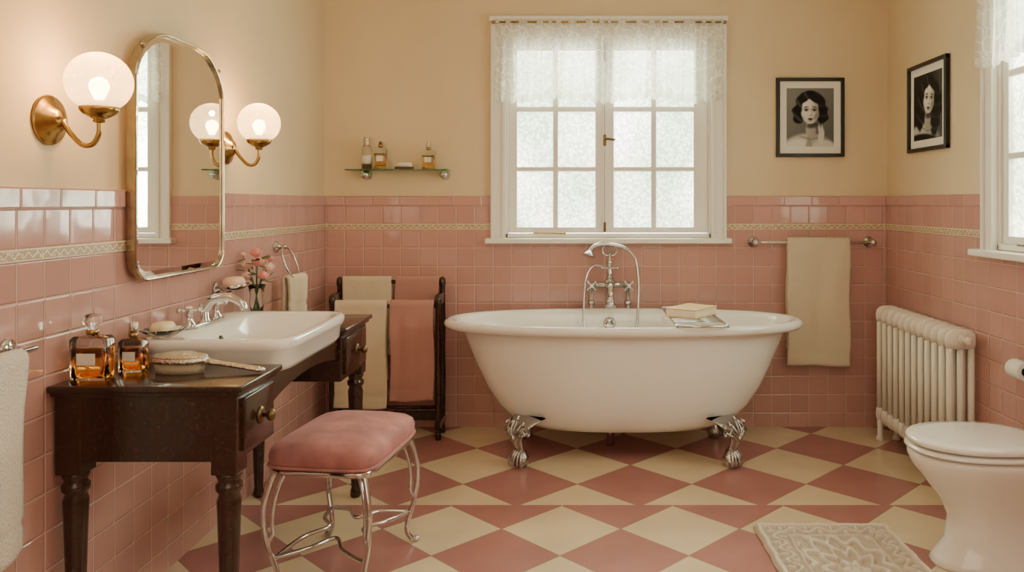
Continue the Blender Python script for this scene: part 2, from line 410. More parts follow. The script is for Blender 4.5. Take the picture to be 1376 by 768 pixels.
# ------------------------------------------------------------------ windows
def window(name,mapf,curt):
    r=root(name)
    def b(n,u0,u1,v0,v1,w0,w1,m=M['white'],bev=.003):
        a=mapf(u0,v0,w0); c=mapf(u1,v1,w1)
        return box(n,min(a[0],c[0]),max(a[0],c[0]),min(a[1],c[1]),max(a[1],c[1]),min(a[2],c[2]),max(a[2],c[2]),m,r,bev)
    for k,(u0,u1) in enumerate(((-.478,-.392),(.805,.891))):
        b('casing_side_%d'%k,u0,u1,1.09,2.378,-.022,.0)
        b('casing_edge_%d'%k,(u0 if k==0 else u1-.018),(u0+.018 if k==0 else u1),1.09,2.378,-.034,-.02)
        b('casing_bead_%d'%k,(u1-.022 if k==0 else u0),(u1 if k==0 else u0+.022),1.09,2.27,-.030,-.018)
    b('casing_head',-.478,.891,2.262,2.378,-.0225,0); b('casing_head_edge',-.485,.898,2.355,2.385,-.04,-.018)
    b('sill',-.508,.915,1.068,1.098,-.075,.0,bev=.006); 
    b('jamb_l',-.394,-.378,1.10,2.26,-.004,.14); b('jamb_r',.79,.806,1.10,2.26,-.004,.14)
    b('jamb_t',-.394,.806,2.24,2.259,-.004,.14); b('jamb_b',-.394,.806,1.101,1.125,-.004,.14)
    rows=[(1.161,1.487),(1.513,1.835),(1.865,2.191)]
    sashes=[(-.377,.183,[(-.326,-.117),(-.087,.13)]),(.186,.789,[(.239,.456),(.487,.704)])]
    for k,(s0,s1,cols) in enumerate(sashes):
        w0,w1=.008,.045
        b('sash%d_stile_a'%k,s0,cols[0][0],1.127,2.238,w0,w1); b('sash%d_stile_b'%k,cols[1][1],s1,1.127,2.238,w0,w1)
        b('sash%d_rail_b'%k,s0,s1,1.127,rows[0][0],w0+.001,w1); b('sash%d_rail_t'%k,s0,s1,rows[2][1],2.238,w0+.001,w1)
        b('sash%d_mid'%k,cols[0][1],cols[1][0],rows[0][0],rows[2][1],w0+.004,w1-.004)
        for q in (0,1): b('sash%d_bar%d'%(k,q),cols[0][0],cols[1][1],rows[q][1],rows[q+1][0],w0+.005,w1-.005)
        a=[mapf(s0+.02,1.14,.028),mapf(s1-.02,1.14,.028),mapf(s1-.02,2.22,.028),mapf(s0+.02,2.22,.028)]
        mk('pane_%d'%k,a,[(0,1,2,3)],M['frost'],r,False)
    b('meeting_bead',.172,.197,1.13,2.235,-.004,.012)
    b('meeting_shadow_gap',.1835,.1855,1.13,2.235,-.0045,-.003,M['hinge'],0)
    b('latch_plate',.176,.194,1.635,1.70,-.010,-.003,M['hinge'],.002)
    a=[mapf(.185,1.675,-.012),mapf(.185,1.675,-.03),mapf(.21,1.672,-.034),mapf(.245,1.668,-.034)]
    tube('latch_lever',a,.007,M['hinge'],r)
    b('bottom_bolt',.178,.192,1.13,1.19,-.012,-.003,M['hinge'],.002)
    b('top_bolt',.179,.191,2.12,2.235,-.010,-.003,M['hinge'],.002)
    tube('casement_stay',[mapf(-.23,1.128,-.008),mapf(-.06,1.126,-.012)],.004,M['brass'],r,sm=False)
    ell('stay_knob',mapf(-.05,1.126,-.013),(.009,.009,.009),M['brass'],r)
    c=root(curt)
    tube('curtain_rod',[mapf(-.455,2.345,-.05),mapf(.87,2.345,-.05)],.006,M['brass'],c,sm=False)
    for k in (0,1):
        ell('rod_end_%d'%k,mapf((-.46,.875)[k],2.345,-.05),(.011,.011,.011),M['brass'],c)
        tube('rod_bracket_%d'%k,[mapf((-.45,.865)[k],2.345,-.05),mapf((-.45,.865)[k],2.345,-.032)],.005,M['brass'],c,sm=False)
    for k,(u0,u1) in enumerate(((-.45,.21),(.20,.866))):
        def fn(u,v):
            ph=u*2*pi
            sc=.020*abs(sin(u*pi*11))+.014*sin(ph*1.3+k*2)
            z=2.362-v*(.455+sc)
            w=-.052-(.008+.008*v)*sin(ph*9+1.8*sin(ph*2+k)+v*1.2)-.003*sin(ph*23)
            if .03<v<.05: w=-.052+(w+.052)*.4
            return mapf(u0+(u1-u0)*u+.004*sin(v*5+ph*3),z,w)
        grid('lace_panel_%d'%k,fn,220,20,M['lace'],c,uv=lambda u,v:(u*1.0,v*.46))
        def fh(u,v):
            p=fn(u,.91+.09*v); q=mapf(0,0,-.0015); z=mapf(0,0,0)
            return (p[0]+q[0]-z[0],p[1]+q[1]-z[1],p[2])
        grid('lace_hem_%d'%k,fh,220,2,M['lacehem'],c,uv=lambda u,v:(u*1.0+.5,v*.04))
        def fh2(u,v):
            p=fn(u,.0+.05*v); q=mapf(0,0,-.0015); z=mapf(0,0,0)
            return (p[0]+q[0]-z[0],p[1]+q[1]-z[1],p[2])
        grid('lace_heading_%d'%k,fh2,220,2,M['lacehem'],c,uv=lambda u,v:(u*1.0+.5,v*.03))
    return r
window('window_1',lambda u,v,w:(u,YB+w,v),'lace_valance')
window('window_2',lambda u,v,w:(XR+w,SH-u,v),'lace_valance')

# ------------------------------------------------------------------ bathtub
tub=root('clawfoot_bathtub'); TX,TY=.262,4.10
oc=[(.38,.17,.150),(.49,.205,.158),(.585,.238,.195),(.655,.265,.27),(.715,.282,.36),(.768,.297,.47),(.80,.308,.57),(.825,.318,.63),(.838,.325,.655),
    (.875,.34,.652),(.915,.355,.657),(.932,.362,.670),(.935,.363,.683),(.928,.360,.696),(.91,.352,.703),(.885,.342,.702),(.862,.330,.692),(.848,.318,.672),
    (.82,.30,.60),(.77,.275,.47),(.70,.25,.34),(.62,.225,.25),(.50,.19,.205),(.30,.12,.195)]
loft('tub_shell',[sloop(TX,TY,a,b_,z,2.35,96) for a,b_,z in oc],M['porc'],tub)
lathe('overflow_plate',[(.001,0),(.034,0),(.034,.006),(.026,.010),(.001,.011)],(.205,TY+.305,.625),M['chrome'],tub,axis=(0,-1,.25))
for k in range(6):
    a=k*pi/3; ell('overflow_hole_%d'%k,(.205+.016*cos(a),TY+.294,.625+.016*sin(a)),(.004,.003,.004),M['dark'],tub,8)
lathe('overflow_knob',[(.001,0),(.009,0),(.009,.014),(.001,.016)],(.205,TY+.296,.625),M['chrome'],tub,axis=(0,-1,.25))
tube('waste_pipe',[(.2,TY+.10,.16),(.2,TY+.10,.0)],.022,M['chrome'],tub,sm=False,K=16)
def claw(ix,iy,name):
    D=V3((ix*.72,iy*.69,0)).normalized(); S=V3((-D.y,D.x,0))
    base=V3((TX+ix*.50,TY+iy*.215,0))
    # broad winged top, slim S-curved ankle, ball-and-claw paw
    sec=[(-.06,.235,.088,.012),(-.015,.235,.098,.018),(.022,.215,.088,.022),(.048,.185,.060,.024),(.056,.155,.038,.024),(.050,.125,.026,.022),(.036,.095,.021,.020),(.024,.075,.024,.022),(.022,.055,.036,.030),(.028,.035,.043,.038),(.030,.015,.040,.036),(.03,.002,.030,.028)]
    loops=[]
    for o,z,w,t in sec:
        loops.append([base+D*(o+t*sin(2*pi*j/24))+S*(w*cos(2*pi*j/24))+V3((0,0,z)) for j in range(24)])
    loft('leg_'+name,loops,M['nickel'],tub)
    for q in (-3,-2,-1,0,1,2,3):   # acanthus leaf fronds of uneven length
        a=q*.40; ln=(.088,.070,.082,.060)[abs(q)]
        p0=base+D*.072+V3((0,0,.145)); p1=base+D*(.074)+S*(.045*sin(a)*1.2)+V3((0,0,.15+.035*cos(a)))
        p2=base+D*(.040)+S*(ln*1.25*sin(a))+V3((0,0,.160+ln*cos(a)))
        p3=p2+D*.010+S*(.014*sin(a))-V3((0,0,.010))
        tube('acanthus_%s_%d'%(name,q+3),[p0,p1,p2,p3],[.004,.009],M['nickel'],tub,K=8,sub=5)
        ell('acanthus_tip_%s_%d'%(name,q+3),p3,(.010,.010,.010),M['nickel'],tub,10)
    for q in (-1,1):
        c=base+D*.068+S*(q*.050)+V3((0,0,.170))
        pts=[c+S*(q*(.026-.021*t/9)*cos(t*.75))+V3((0,0,(.026-.021*t/9)*sin(t*.75))) for t in range(10)]
        tube('scroll_%s_%d'%(name,q+1),pts,.006,M['nickel'],tub,K=8,sub=4)
    ell('knee_boss_'+name,base+D*.078+V3((0,0,.148)),(.014,.014,.018),M['nickel'],tub,12)
    for q in range(-2,3):
        p0=base+D*.045+S*(.012*q)+V3((0,0,.078)); p1=base+D*(.070-.004*abs(q))+S*(.020*q)+V3((0,0,.050)); p2=base+D*(.076-.006*abs(q))+S*(.022*q)+V3((0,0,.012))
        tube('toe_%s_%d'%(name,q+2),[p0,p1,p2],[.008,.009],M['nickel'],tub,K=8,sub=5)
for ix in (-1,1):
    for iy in (-1,1): claw(ix,iy,('l' if ix<0 else 'r')+('f' if iy<0 else 'b'))

# telephone bath mixer
fx=root('bath_mixer_tap'); FX,FY=.21,4.475
for k,sx in enumerate((-.105,.105)):
    tube('supply_riser_%d'%k,[(FX+sx,FY,0.0),(FX+sx,FY,.83)],.012,M['chrome'],fx,sm=False,K=14)
    lathe('riser_collar_%d'%k,[(.012,0),(.02,.003),(.022,.02),(.014,.028)],(FX+sx,FY,.72),M['chrome'],fx)
    lathe('valve_body_%d'%k,[(.001,0),(.017,0),(.022,.012),(.022,.04),(.016,.052),(.010,.075),(.012,.08),(.001,.081)],(FX+sx,FY+.012,.835),M['chrome'],fx,axis=(0,-1,0))
    c=V3((FX+sx,FY-.07,.835))
    for q in range(4):
        a=pi/4+q*pi/2; e=c+V3((cos(a)*.03,0,sin(a)*.03))
        tube('handle_arm_%d_%d'%(k,q),[c,e],.005,M['chrome'],fx,sm=False); ell('handle_tip_%d_%d'%(k,q),e,(.008,.008,.008),M['chrome'],fx,10)
    ell('porcelain_index_%d'%k,c+V3((0,-.012,0)),(.01,.006,.01),M['porc'],fx,12)
    lathe('riser_flange_%d'%k,[(.035,0),(.033,.006),(.013,.012)],(FX+sx,FY,0.0),M['chrome'],fx)
tube('mixer_bar',[(FX-.105,FY,.835),(FX+.105,FY,.835)],.017,M['chrome'],fx,sm=False,K=16)
ell('mixer_hub',(FX,FY,.84),(.034,.03,.036),M['chrome'],fx)
tube('spout',[(FX,FY-.01,.84),(FX,FY-.07,.838),(FX,FY-.11,.80),(FX,FY-.115,.76)],[.02,.017],M['chrome'],fx,K=16)
lathe('spout_bell',[(.017,0),(.026,-.02),(.029,-.045),(.025,-.047),(.015,-.02)],(FX,FY-.115,.765),M['chrome'],fx)
lathe('diverter_column',[(.022,0),(.016,.02),(.02,.035),(.012,.05),(.012,.08),(.019,.09),(.012,.10),(.010,.16),(.001,.161)],(FX,FY,.868),M['chrome'],fx)
for q in (-1,1):
    tube('diverter_arm_%d'%q,[(FX,FY-.01,.93),(FX+q*.04,FY-.01,.93)],.005,M['chrome'],fx,sm=False); ell('diverter_tip_%d'%q,(FX+q*.045,FY-.01,.93),(.009,.009,.009),M['chrome'],fx,10)
for q in (-1,1):
    tube('cradle_%d'%q,[(FX,FY,1.0),(FX+q*.025,FY,1.005),(FX+q*.04,FY,1.02),(FX+q*.045,FY,1.04)],.006,M['chrome'],fx)
tube('cradle_loop',[(FX-.045,FY,1.02),(FX-.035,FY,1.05),(FX,FY,1.062),(FX+.035,FY,1.05),(FX+.045,FY,1.02)],.005,M['chrome'],fx)
tube('handset_grip',[(FX+.11,FY-.02,1.03),(FX+.06,FY-.02,1.055),(FX-.02,FY-.02,1.068),(FX-.08,FY-.02,1.06),(FX-.115,FY-.02,1.03)],[.010,.012],M['chrome'],fx,K=12)
lathe('handset_rose',[(.012,0),(.018,.01),(.034,.028),(.038,.036),(.034,.04),(.001,.041)],(FX-.112,FY-.02,1.035),M['chrome'],fx,axis=(-.25,-.3,-1))
tube('shower_hose',[(FX+.11,FY-.02,1.03),(FX+.145,FY-.03,.98),(FX+.16,FY-.05,.86),(FX+.155,FY-.085,.72),(FX+.14,FY-.11,.60),(FX+.06,FY-.12,.52)],.0075,M['chrome'],fx,K=10,sub=12)
tube('hose_left',[(FX-.02,FY-.01,.93),(FX-.09,FY-.02,.945),(FX-.135,FY-.05,.88),(FX-.15,FY-.085,.72),(FX-.14,FY-.11,.60),(FX-.05,FY-.12,.52)],.0065,M['chrome'],fx,K=10,sub=12)

# bath caddy + book
cd=root('bath_caddy'); zc=.710
cx0,cx1=.50,.745
for k,x in enumerate((cx0,cx1)):
    tube('rail_%d'%k,[(x,3.76,zc),(x,3.80,zc),(x,4.40,zc),(x,4.44,zc)],.006,M['chrome'],cd,sub=4)
for k,y in enumerate((3.76,4.44)):
    tube('end_loop_%d'%k,[(cx0,y,zc),(cx0+.11,y+(-.03 if k==0 else .02),zc),(cx1,y,zc)],.006,M['chrome'],cd)
for k in range(11):
    y=3.88+k*.046
    tube('wire_%d'%k,[(cx0,y,zc+.001),(cx1,y,zc+.001)],.0032,M['chrome'],cd,K=6,sm=False)
bk=root('book'); zb=zc+.0062
bkx,bky=.622,4.08
box('pages',bkx-.085,bkx+.081,bky-.115,bky+.115,zb+.004,zb+.040,M['pages'],bk,0,rz=-.65)
box('cover_top',bkx-.09,bkx+.085,bky-.12,bky+.12,zb+.0405,zb+.045,M['book'],bk,.001,rz=-.65)
box('cover_bottom',bkx-.09,bkx+.085,bky-.12,bky+.12,zb,zb+.0038,M['book'],bk,.001,rz=-.65)

# ------------------------------------------------------------------ vanity table
vt=root('vanity_table')
yn,yf=2.13,3.53
def tabletop(n,y0,y1,x1=-.905):
    box(n,-1.438,x1,y0,y1,.782,.80,M['wood'],vt,.005,3)
    box(n+'_moulding',-1.436,x1-.012,y0+.012,y1-.012,.768,.783,M['wood'],vt,.005,3)
tabletop('top_near',yn,2.437); tabletop('top_far',3.118,yf)
box('top_back_strip',-1.438,-1.385,2.43,3.12,.78,.80,M['wood'],vt,.003)
box('case_near',-1.432,-.93,yn+.028,2.43,.585,.769,M['wood'],vt,.003)
box('case_far',-1.432,-.93,3.13,yf-.028,.585,.769,M['wood'],vt,.003)
box('back_rail',-1.432,-1.40,2.42,3.14,.60,.78,M['wood'],vt,.003)
av=[];K=24
for i in range(K+1):
    t=i/K; y=2.425+t*(3.135-2.425); zz=.665+.045*sin(pi*t)**.7
    av.append((y,zz))
V=[];Fc=[]
for x in (-.962,-.944):
    for (y,z) in av: V.append((x,y,z)); V.append((x,y,.762))
n2=2*(K+1)
for i in range(K):
    a=2*i; Fc.append((a,a+2,a+3,a+1)); Fc.append((n2+a,n2+a+1,n2+a+3,n2+a+2)); Fc.append((a,n2+a,n2+a+2,a+2)); Fc.append((a+1,a+3,n2+a+3,n2+a+1))
fixn(mk('kneehole_apron',V,Fc,M['wood'],vt,False))
for n,(y0,y1) in (('near',(2.19,2.40)),('far',(3.17,3.47))):
    box('drawer_'+n,-.94,-.918,y0,y1,.605,.755,M['wood'],vt,.004,3)
    yc=(y0+y1)/2
    lathe('drawer_rosette_'+n,[(.001,0),(.026,0),(.024,.005),(.016,.008),(.001,.009)],(-.918,yc,.68),M['hinge'],vt,axis=(1,0,0))
    lathe('drawer_knob_'+n,[(.007,0),(.006,.012),(.016,.02),(.018,.028),(.012,.036),(.001,.038)],(-.912,yc,.68),M['hinge'],vt,axis=(1,0,0))
prof=[(.020,0),(.024,.01),(.022,.03),(.018,.045),(.021,.10),(.026,.25),(.031,.42),(.033,.47),(.027,.49),(.036,.50),(.036,.515),(.028,.525),(.035,.54),(.035,.55)]
for k,(x,y) in enumerate(((-1.395,yn+.063),(-.965,yn+.063),(-1.395,yf-.063),(-.965,yf-.063))):
    lathe('leg_%d'%k,prof,(x,y,0),M['wood'],vt,K=28)
    box('leg_block_%d'%k,x-.036,x+.036,y-.036,y+.036,.548,.768,M['wood'],vt,.003)

# wash basin
wbn=root('wash_basin'); BX,BY=-1.133,2.777
L=[]
for hx,hy,z in ((.12,.18,.715),(.155,.24,.735),(.175,.28,.755),(.222,.325,.768),(.232,.333,.785),(.238,.337,.83),(.246,.342,.838),(.249,.345,.850),(.248,.344,.863),(.242,.338,.871),(.232,.328,.872)):
    L.append(sloop(BX,BY,hx,hy,z,7,96))
for cx,hx,hy,z,n in ((BX+.035,.178,.295,.869,6),(BX+.035,.168,.285,.860,5.5),(BX+.035,.158,.272,.83,5),(BX+.035,.140,.245,.79,4),(BX+.035,.105,.19,.765,3),(BX+.035,.05,.08,.758,2)):
    L.append(sloop(cx,BY,hx,hy,z,n,96))
loft('basin_body',L,M['porc'],wbn)
lathe('drain',[(.001,0),(.022,0),(.022,.004),(.001,.005)],(BX+.035,BY,.758),M['chrome'],wbn)
lathe('overflow',[(.001,0),(.012,0),(.010,.004),(.001,.004)],(BX-.118,BY,.82),M['dark'],wbn,axis=(1,0,.2))
bt=root('basin_tap'); tx,tz=-1.315,.8725
box('deck_plate',tx-.028,tx+.028,BY-.11,BY+.11,tz,tz+.012,M['chrome'],bt,.005,3)
lathe('spout_base',[(.026,0),(.026,.01),(.02,.02),(.018,.06),(.014,.07),(.001,.072)],(tx,BY,tz),M['chrome'],bt)
tube('spout',[(tx,BY,tz+.045),(tx+.035,BY,tz+.085),(tx+.09,BY,tz+.095),(tx+.135,BY,tz+.075),(tx+.148,BY,tz+.05)],[.018,.012],M['chrome'],bt,K=16)
for k,sy in enumerate((-.1,.1)):
    lathe('handle_base_%d'%k,[(.024,0),(.022,.012),(.013,.025),(.011,.05),(.015,.056),(.001,.07)],(tx,BY+sy,tz),M['chrome'],bt)
    for q in range(4):
        a=pi/4*.7+q*pi/2; c=V3((tx,BY+sy,tz+.058)); e=c+V3((cos(a)*.032,sin(a)*.032,.004))
        tube('cross_%d_%d'%(k,q),[c,e],.0055,M['chrome'],bt,sm=False); ell('cross_tip_%d_%d'%(k,q),e,(.009,.009,.009),M['chrome'],bt,10)
    ell('index_%d'%k,(tx,BY+sy,tz+.07),(.012,.012,.006),M['porc'],bt,12)

# ------------------------------------------------------------------ stool
st=root('vanity_stool'); SX,SY,RZ=-.812,2.80,-.13
def sl(x,y,z):
    c,s=cos(RZ),sin(RZ); return V3((SX+x*c-y*s,SY+x*s+y*c,z))
def sq(hx,hy,z,n,K=72,puff=0): return [sl(p.x,p.y,p.z) for p in sloop(0,0,hx,hy,z,n,K)]
hx,hy=.185,.245; dz=.03
L=[sq(hx-.02,hy-.02,.392,6),sq(hx-.003,hy-.003,.394,7),sq(hx+.004,hy+.004,.408,7),sq(hx+.006,hy+.006,.432,7),sq(hx+.002,hy+.002,.450,6.5),sq(hx-.012,hy-.012,.463,6),sq(hx-.04,hy-.04,.474,5),sq(hx-.09,hy-.10,.484,4),sq(.05,.08,.489,3),sq(.004,.006,.490,2)]
for l in L:
    for p in l: p.z+=dz
loft('velvet_cushion',L,M['velvet'],st)
tube('cushion_piping',sq(hx+.005,hy+.005,.400+dz,7,72),.005,M['velvet'],st,closed=True,sm=False,K=8)
loft('seat_band',[sq(hx-.004,hy-.004,.372+dz,8),sq(hx,hy,.374+dz,8),sq(hx,hy,.391+dz,8),sq(hx-.004,hy-.004,.393+dz,8)],M['chrome'],st)
for k,(ix,iy) in enumerate(((-1,-1),(1,-1),(1,1),(-1,1))):
    cx_,cy_=ix*(hx-.02),iy*(hy-.02)
    def P(o,z): return sl(cx_+ix*o*.75,cy_+iy*o*.66,z)
    tube('leg_%d'%k,[P(-.01,.375+dz),P(.012,.345),P(.025,.28),P(.015,.18),P(-.012,.10),P(-.02,.05),P(0,.015),P(.02,.008)],.0095,M['chrome'],st,K=12)
    tube('leg_inner_%d'%k,[P(-.06,.375+dz),P(-.035,.375),P(-.015,.325),P(-.005,.26),P(-.005,.20),P(.012,.17)],.0065,M['chrome'],st,K=10)
    ell('foot_%d'%k,P(.018,.010),(.015,.015,.010),M['chrome'],st,12)
cor=[(-1,-1),(1,-1),(1,1),(-1,1)]
for k in range(4):
    a=cor[k]; b_=cor[(k+1)%4]
    A=V3((a[0]*(hx-.03),a[1]*(hy-.03),0)); B=V3((b_[0]*(hx-.03),b_[1]*(hy-.03),0)); Mi=(A+B)/2
    def q(v,z): return sl(v.x,v.y,z)
    tube('stretcher_%d'%k,[q(A,.12),q(A.lerp(Mi,.5)*.78,.135),q(Mi*.42,.14),q(B.lerp(Mi,.5)*.78,.135),q(B,.12)],.0075,M['chrome'],st,K=10)

# ------------------------------------------------------------------ mirror
mr=root('wall_mirror')
def mloop(x,ins,K=14):
    y0,y1,z0,z1=2.50+ins,3.14-ins,1.045+ins,1.868-ins; out=[]
    for (cy,cz,ry_,rz_,a0) in ((y1,z1,.22,.17,0),(y0,z1,.22,.17,pi/2),(y0,z0,.08,.08,pi),(y1,z0,.08,.08,1.5*pi)):
        ra=max(ry_-ins,.02); rb=max(rz_-ins,.02); sy=-1 if cy==y1 else 1; sz=-1 if cz==z1 else 1
        for i in range(K+1):
            a=a0+i*pi/2/K; y=cy+sy*ra+ra*cos(a); z=cz+sz*rb+rb*sin(a)
            if cz==z1: z+=.020*max(0,1-((y-2.82)/.32)**2)
            out.append(V3((x,y,z)))
    return out
loft('backing',[mloop(XL+.020,.006),mloop(XL+.040,.004)],M['mframe'],mr,smooth=False)
loft('frame_rim',[mloop(XL+.036,.0),mloop(XL+.050,0),mloop(XL+.053,.003),mloop(XL+.052,.008),mloop(XL+.046,.010),mloop(XL+.036,.010)],M['mframe'],mr,False,False,smooth=False)
loft('bevel',[mloop(XL+.0412,.009),mloop(XL+.0440,.030)],M['mirror'],mr,False,True,smooth=False)
for k,(y,z) in enumerate(((2.545,1.82),(3.095,1.82))):
    lathe('clip_%d'%k,[(.010,0),(.010,.008),(.001,.012)],(XL+.045,y,z),M['mframe'],mr,axis=(1,0,0),K=16)
for k,(y,z) in enumerate(((2.7,1.7),(2.95,1.2))):
    box('wall_fixing_%d'%k,XL,XL+.022,y-.02,y+.02,z-.02,z+.02,M['dark'],mr)

# ------------------------------------------------------------------ sconces
def sconce(y,name='wall_sconce'):
    r=root(name); zc=1.53
    lathe('backplate',[(.001,0),(.068,0),(.070,.006),(.066,.012),(.052,.016),(.050,.020),(.036,.026),(.030,.036),(.016,.042),(.001,.046)],(XL,y,zc),M['brass'],r,axis=(1,0,0),K=40)
    tube('arm',[(XL+.04,y,zc),(XL+.062,y,zc-.035),(XL+.095,y,zc-.068),(XL+.125,y,zc-.066),(XL+.142,y,zc-.035),(XL+.142,y,zc)],.007,M['brass'],r,K=12)
    gx=XL+.142
    lathe('gallery',[(.010,0),(.016,.004),(.013,.010),(.030,.018),(.042,.026),(.048,.034),(.050,.044),(.044,.044),(.03,.03),(.001,.028)],(gx,y,zc-.008),M['brass'],r)
    R=.083; pr=[]
    for i in range(21):
        a=-1.02+ (pi/2+1.02)*i/20; pr.append((max(R*cos(a)*1.02,.0005),.104+R*sin(a)))
    q=lathe('globe',pr,(gx,y,zc),M['globe'],r,K=48)
    lathe('bulb_holder',[(.012,0),(.012,.035),(.001,.036)],(gx,y,zc+.02),M['porc'],r,K=16)
    lathe('bulb_glass',[(.010,0),(.014,.008),(.024,.03),(.026,.042),(.020,.056),(.008,.063),(.001,.064)],(gx,y,zc+.054),M['bulb'],r,K=20)
    l=bpy.data.lights.new('bulb_light','POINT'); l.energy=11; l.color=(1,.53,.20); l.shadow_soft_size=.01
    o=bpy.data.objects.new('bulb_light',l); COL.objects.link(o); o.location=(gx,y,zc+.145); o.parent=r
    return r
sconce(2.16); sconce(3.26)

# ------------------------------------------------------------------ small things on vanity
def bottle(name,x,y,z,w,d,h,m,neck,stop,rz=0,label=True):
    r=root(name); c,s=cos(rz),sin(rz)
    def lp(hx,hy,zz,n=8): return [V3((x+p.x*c-p.y*s,y+p.x*s+p.y*c,zz)) for p in sloop(0,0,hx,hy,zz,n,40)]
    t=.005
    loft('glass_body',[lp(w-.003,d-.003,z),lp(w,d,z+.003),lp(w,d,z+h-.012),lp(w-.008,d-.006,z+h-.002),lp(neck,neck,z+h,2),lp(neck,neck,z+h+.014,2)],M['glaze'],r)
    loft('perfume',[lp(w-t,d-t,z+.008),lp(w-t,d-t,z+h*.72)],m,r)
    lathe('collar',[(neck+.003,0),(neck+.004,.002),(neck+.004,.010),(neck+.002,.012)],(x,y,z+h+.004),M['brass'],r,K=20)
    if stop=='ball': lathe('stopper',[(neck,0),(.012,.006),(.024,.018),(.026,.030),(.020,.044),(.001,.048)],(x,y,z+h+.014),M['glaze'],r,K=8)
    elif stop=='cyl': lathe('stopper',[(neck,0),(.013,.002),(.013,.032),(.010,.035),(.001,.035)],(x,y,z+h+.013),M['silver'],r,K=20)
    else: lathe('stopper',[(neck,0),(.010,.003),(.010,.02),(.001,.021)],(x,y,z+h+.013),M['brown'],r,K=20)
    if label: 
        b_=box('label',x-w*.5,x+w*.5,y-d-.0022,y-d-.0008,z+h*.36,z+h*.62,M['label'],r)
    return r
ZT=.8005
bottle('perfume_bottle',-1.368,2.225,ZT,.052,.030,.125,M['amber'],.013,'ball')
bottle('perfume_bottle',-1.308,2.325,ZT,.036,.024,.10,M['amber'],.010,'cyl')
hb=root('hair_brush'); bx_,by_=-1.165,2.315; ang=-.05; BS=1.2
def bl(x,y,z): c,s=cos(ang),sin(ang); x*=BS;y*=BS; return V3((bx_+x*c-y*s,by_+x*s+y*c,ZT+(z-ZT)*BS))
def bloop(hx,hy,z,n=2.2): return [bl(p.x,p.y,p.z) for p in sloop(0,0,hx,hy,z,n,40)]
loft('bristle_pad',[bloop(.058,.030,ZT),bloop(.063,.034,ZT+.024)],M['bristle'],hb)
loft('silver_back',[bloop(.066,.037,ZT+.024),bloop(.072,.041,ZT+.027),bloop(.072,.041,ZT+.033),bloop(.064,.035,ZT+.042),bloop(.035,.02,ZT+.049),bloop(.004,.003,ZT+.050)],M['silver'],hb)
tube('bead_border',[p for p in bloop(.066,.036,ZT+.040)],.003,M['silver'],hb,closed=True,sm=False,K=6)
hl=[]
for t,w,h in ((.06,.014,.008),(.085,.010,.007),(.12,.009,.006),(.16,.012,.006),(.20,.016,.007),(.205,.013,.006),(.215,.004,.003)):
    hl.append([bl(t,w*cos(2*pi*j/16),ZT+.028-.020*(t-.06)/.155+h*sin(2*pi*j/16)) for j in range(16)])
loft('handle',hl,M['silver'],hb)
sd=root('glass_soap_dish'); 
lathe('dish',[(.030,0),(.034,.004),(.045,.010),(.062,.022),(.066,.026),(.062,.027),(.044,.014),(.001,.010)],(-1.312,2.50,.873),M['glaze'],sd,K=64,flute=12,fa=.04)
loft('soap',[sloop(-1.312,2.50,a,b_,.873+z,3,32) for a,b_,z in ((.022,.03,.012),(.030,.040,.018),(.031,.041,.034),(.024,.034,.046),(.004,.006,.048))],M['soap'],sd)
ws=root('wall_soap_dish'); 
lathe('wall_rose',[(.001,0),(.03,0),(.028,.008),(.012,.014),(.012,.02)],(XL+TD,3.15,.955),M['chrome'],ws,axis=(1,0,0))
tube('bracket',[(XL+.02,3.15,.955),(XL+.045,3.15,.945),(XL+.08,3.15,.952)],.007,M['chrome'],ws)
loft('tray',[sloop(XL+.085,3.15,a,b_,z,2.4,40) for a,b_,z in ((.02,.03,.952),(.045,.06,.960),(.058,.075,.974),(.055,.072,.975),(.04,.055,.965),(.004,.006,.962))],M['chrome'],ws)
loft('soap',[sloop(XL+.085,3.15,a,b_,z,3,32) for a,b_,z in ((.025,.035,.964),(.036,.05,.972),(.036,.05,.990),(.026,.038,1.003),(.004,.006,1.005))],M['pinksoap'],ws)
fv=root('rose_vase'); vx,vy=-1.36,3.36
lathe('glass',[(.024,0),(.027,.003),(.020,.012),(.024,.035),(.032,.07),(.028,.10),(.032,.135),(.038,.15),(.035,.15),(.025,.11),(.028,.07),(.018,.02),(.001,.015)],(vx,vy,ZT),M['glaze'],fv)
def rose(n,c,R,m):
    c=V3(c)
    for layer,(rr,cnt,tilt) in enumerate(((.35,3,.1),(.62,4,.35),(.9,5,.7))):
        for k in range(cnt):
            a=2*pi*k/cnt+layer*.7
            ell('%s_petal_%d_%d'%(n,layer,k),c+V3((cos(a)*R*rr*.6,sin(a)*R*rr*.6,R*(.15-.15*layer))),(R*.22,R*.55,R*.6),m,fv,10,rz=a,ry=tilt)
fl_=[(-.04,.0,.235,.030,'rose2'),(.012,-.02,.250,.028,'rose'),(.045,.01,.225,.028,'rose2'),(-.012,.02,.285,.026,'rose'),(.04,-.03,.19,.026,'rose'),(-.03,-.03,.19,.024,'rose2'),(.06,0,.262,.016,'rose'),(-.06,0,.28,.014,'rose2')]
for k,(dx,dy,dz_,R,mm) in enumerate(fl_):
    rose('rose_%d'%k,(vx+dx,vy+dy,ZT+dz_),R,M[mm])
    tube('stem_%d'%k,[(vx-dx*.3,vy,ZT+.03),(vx+dx*.2,vy+dy*.2,ZT+.14),(vx+dx,vy+dy,ZT+dz_)],.002,M['leaf'],fv,K=6,sub=4)
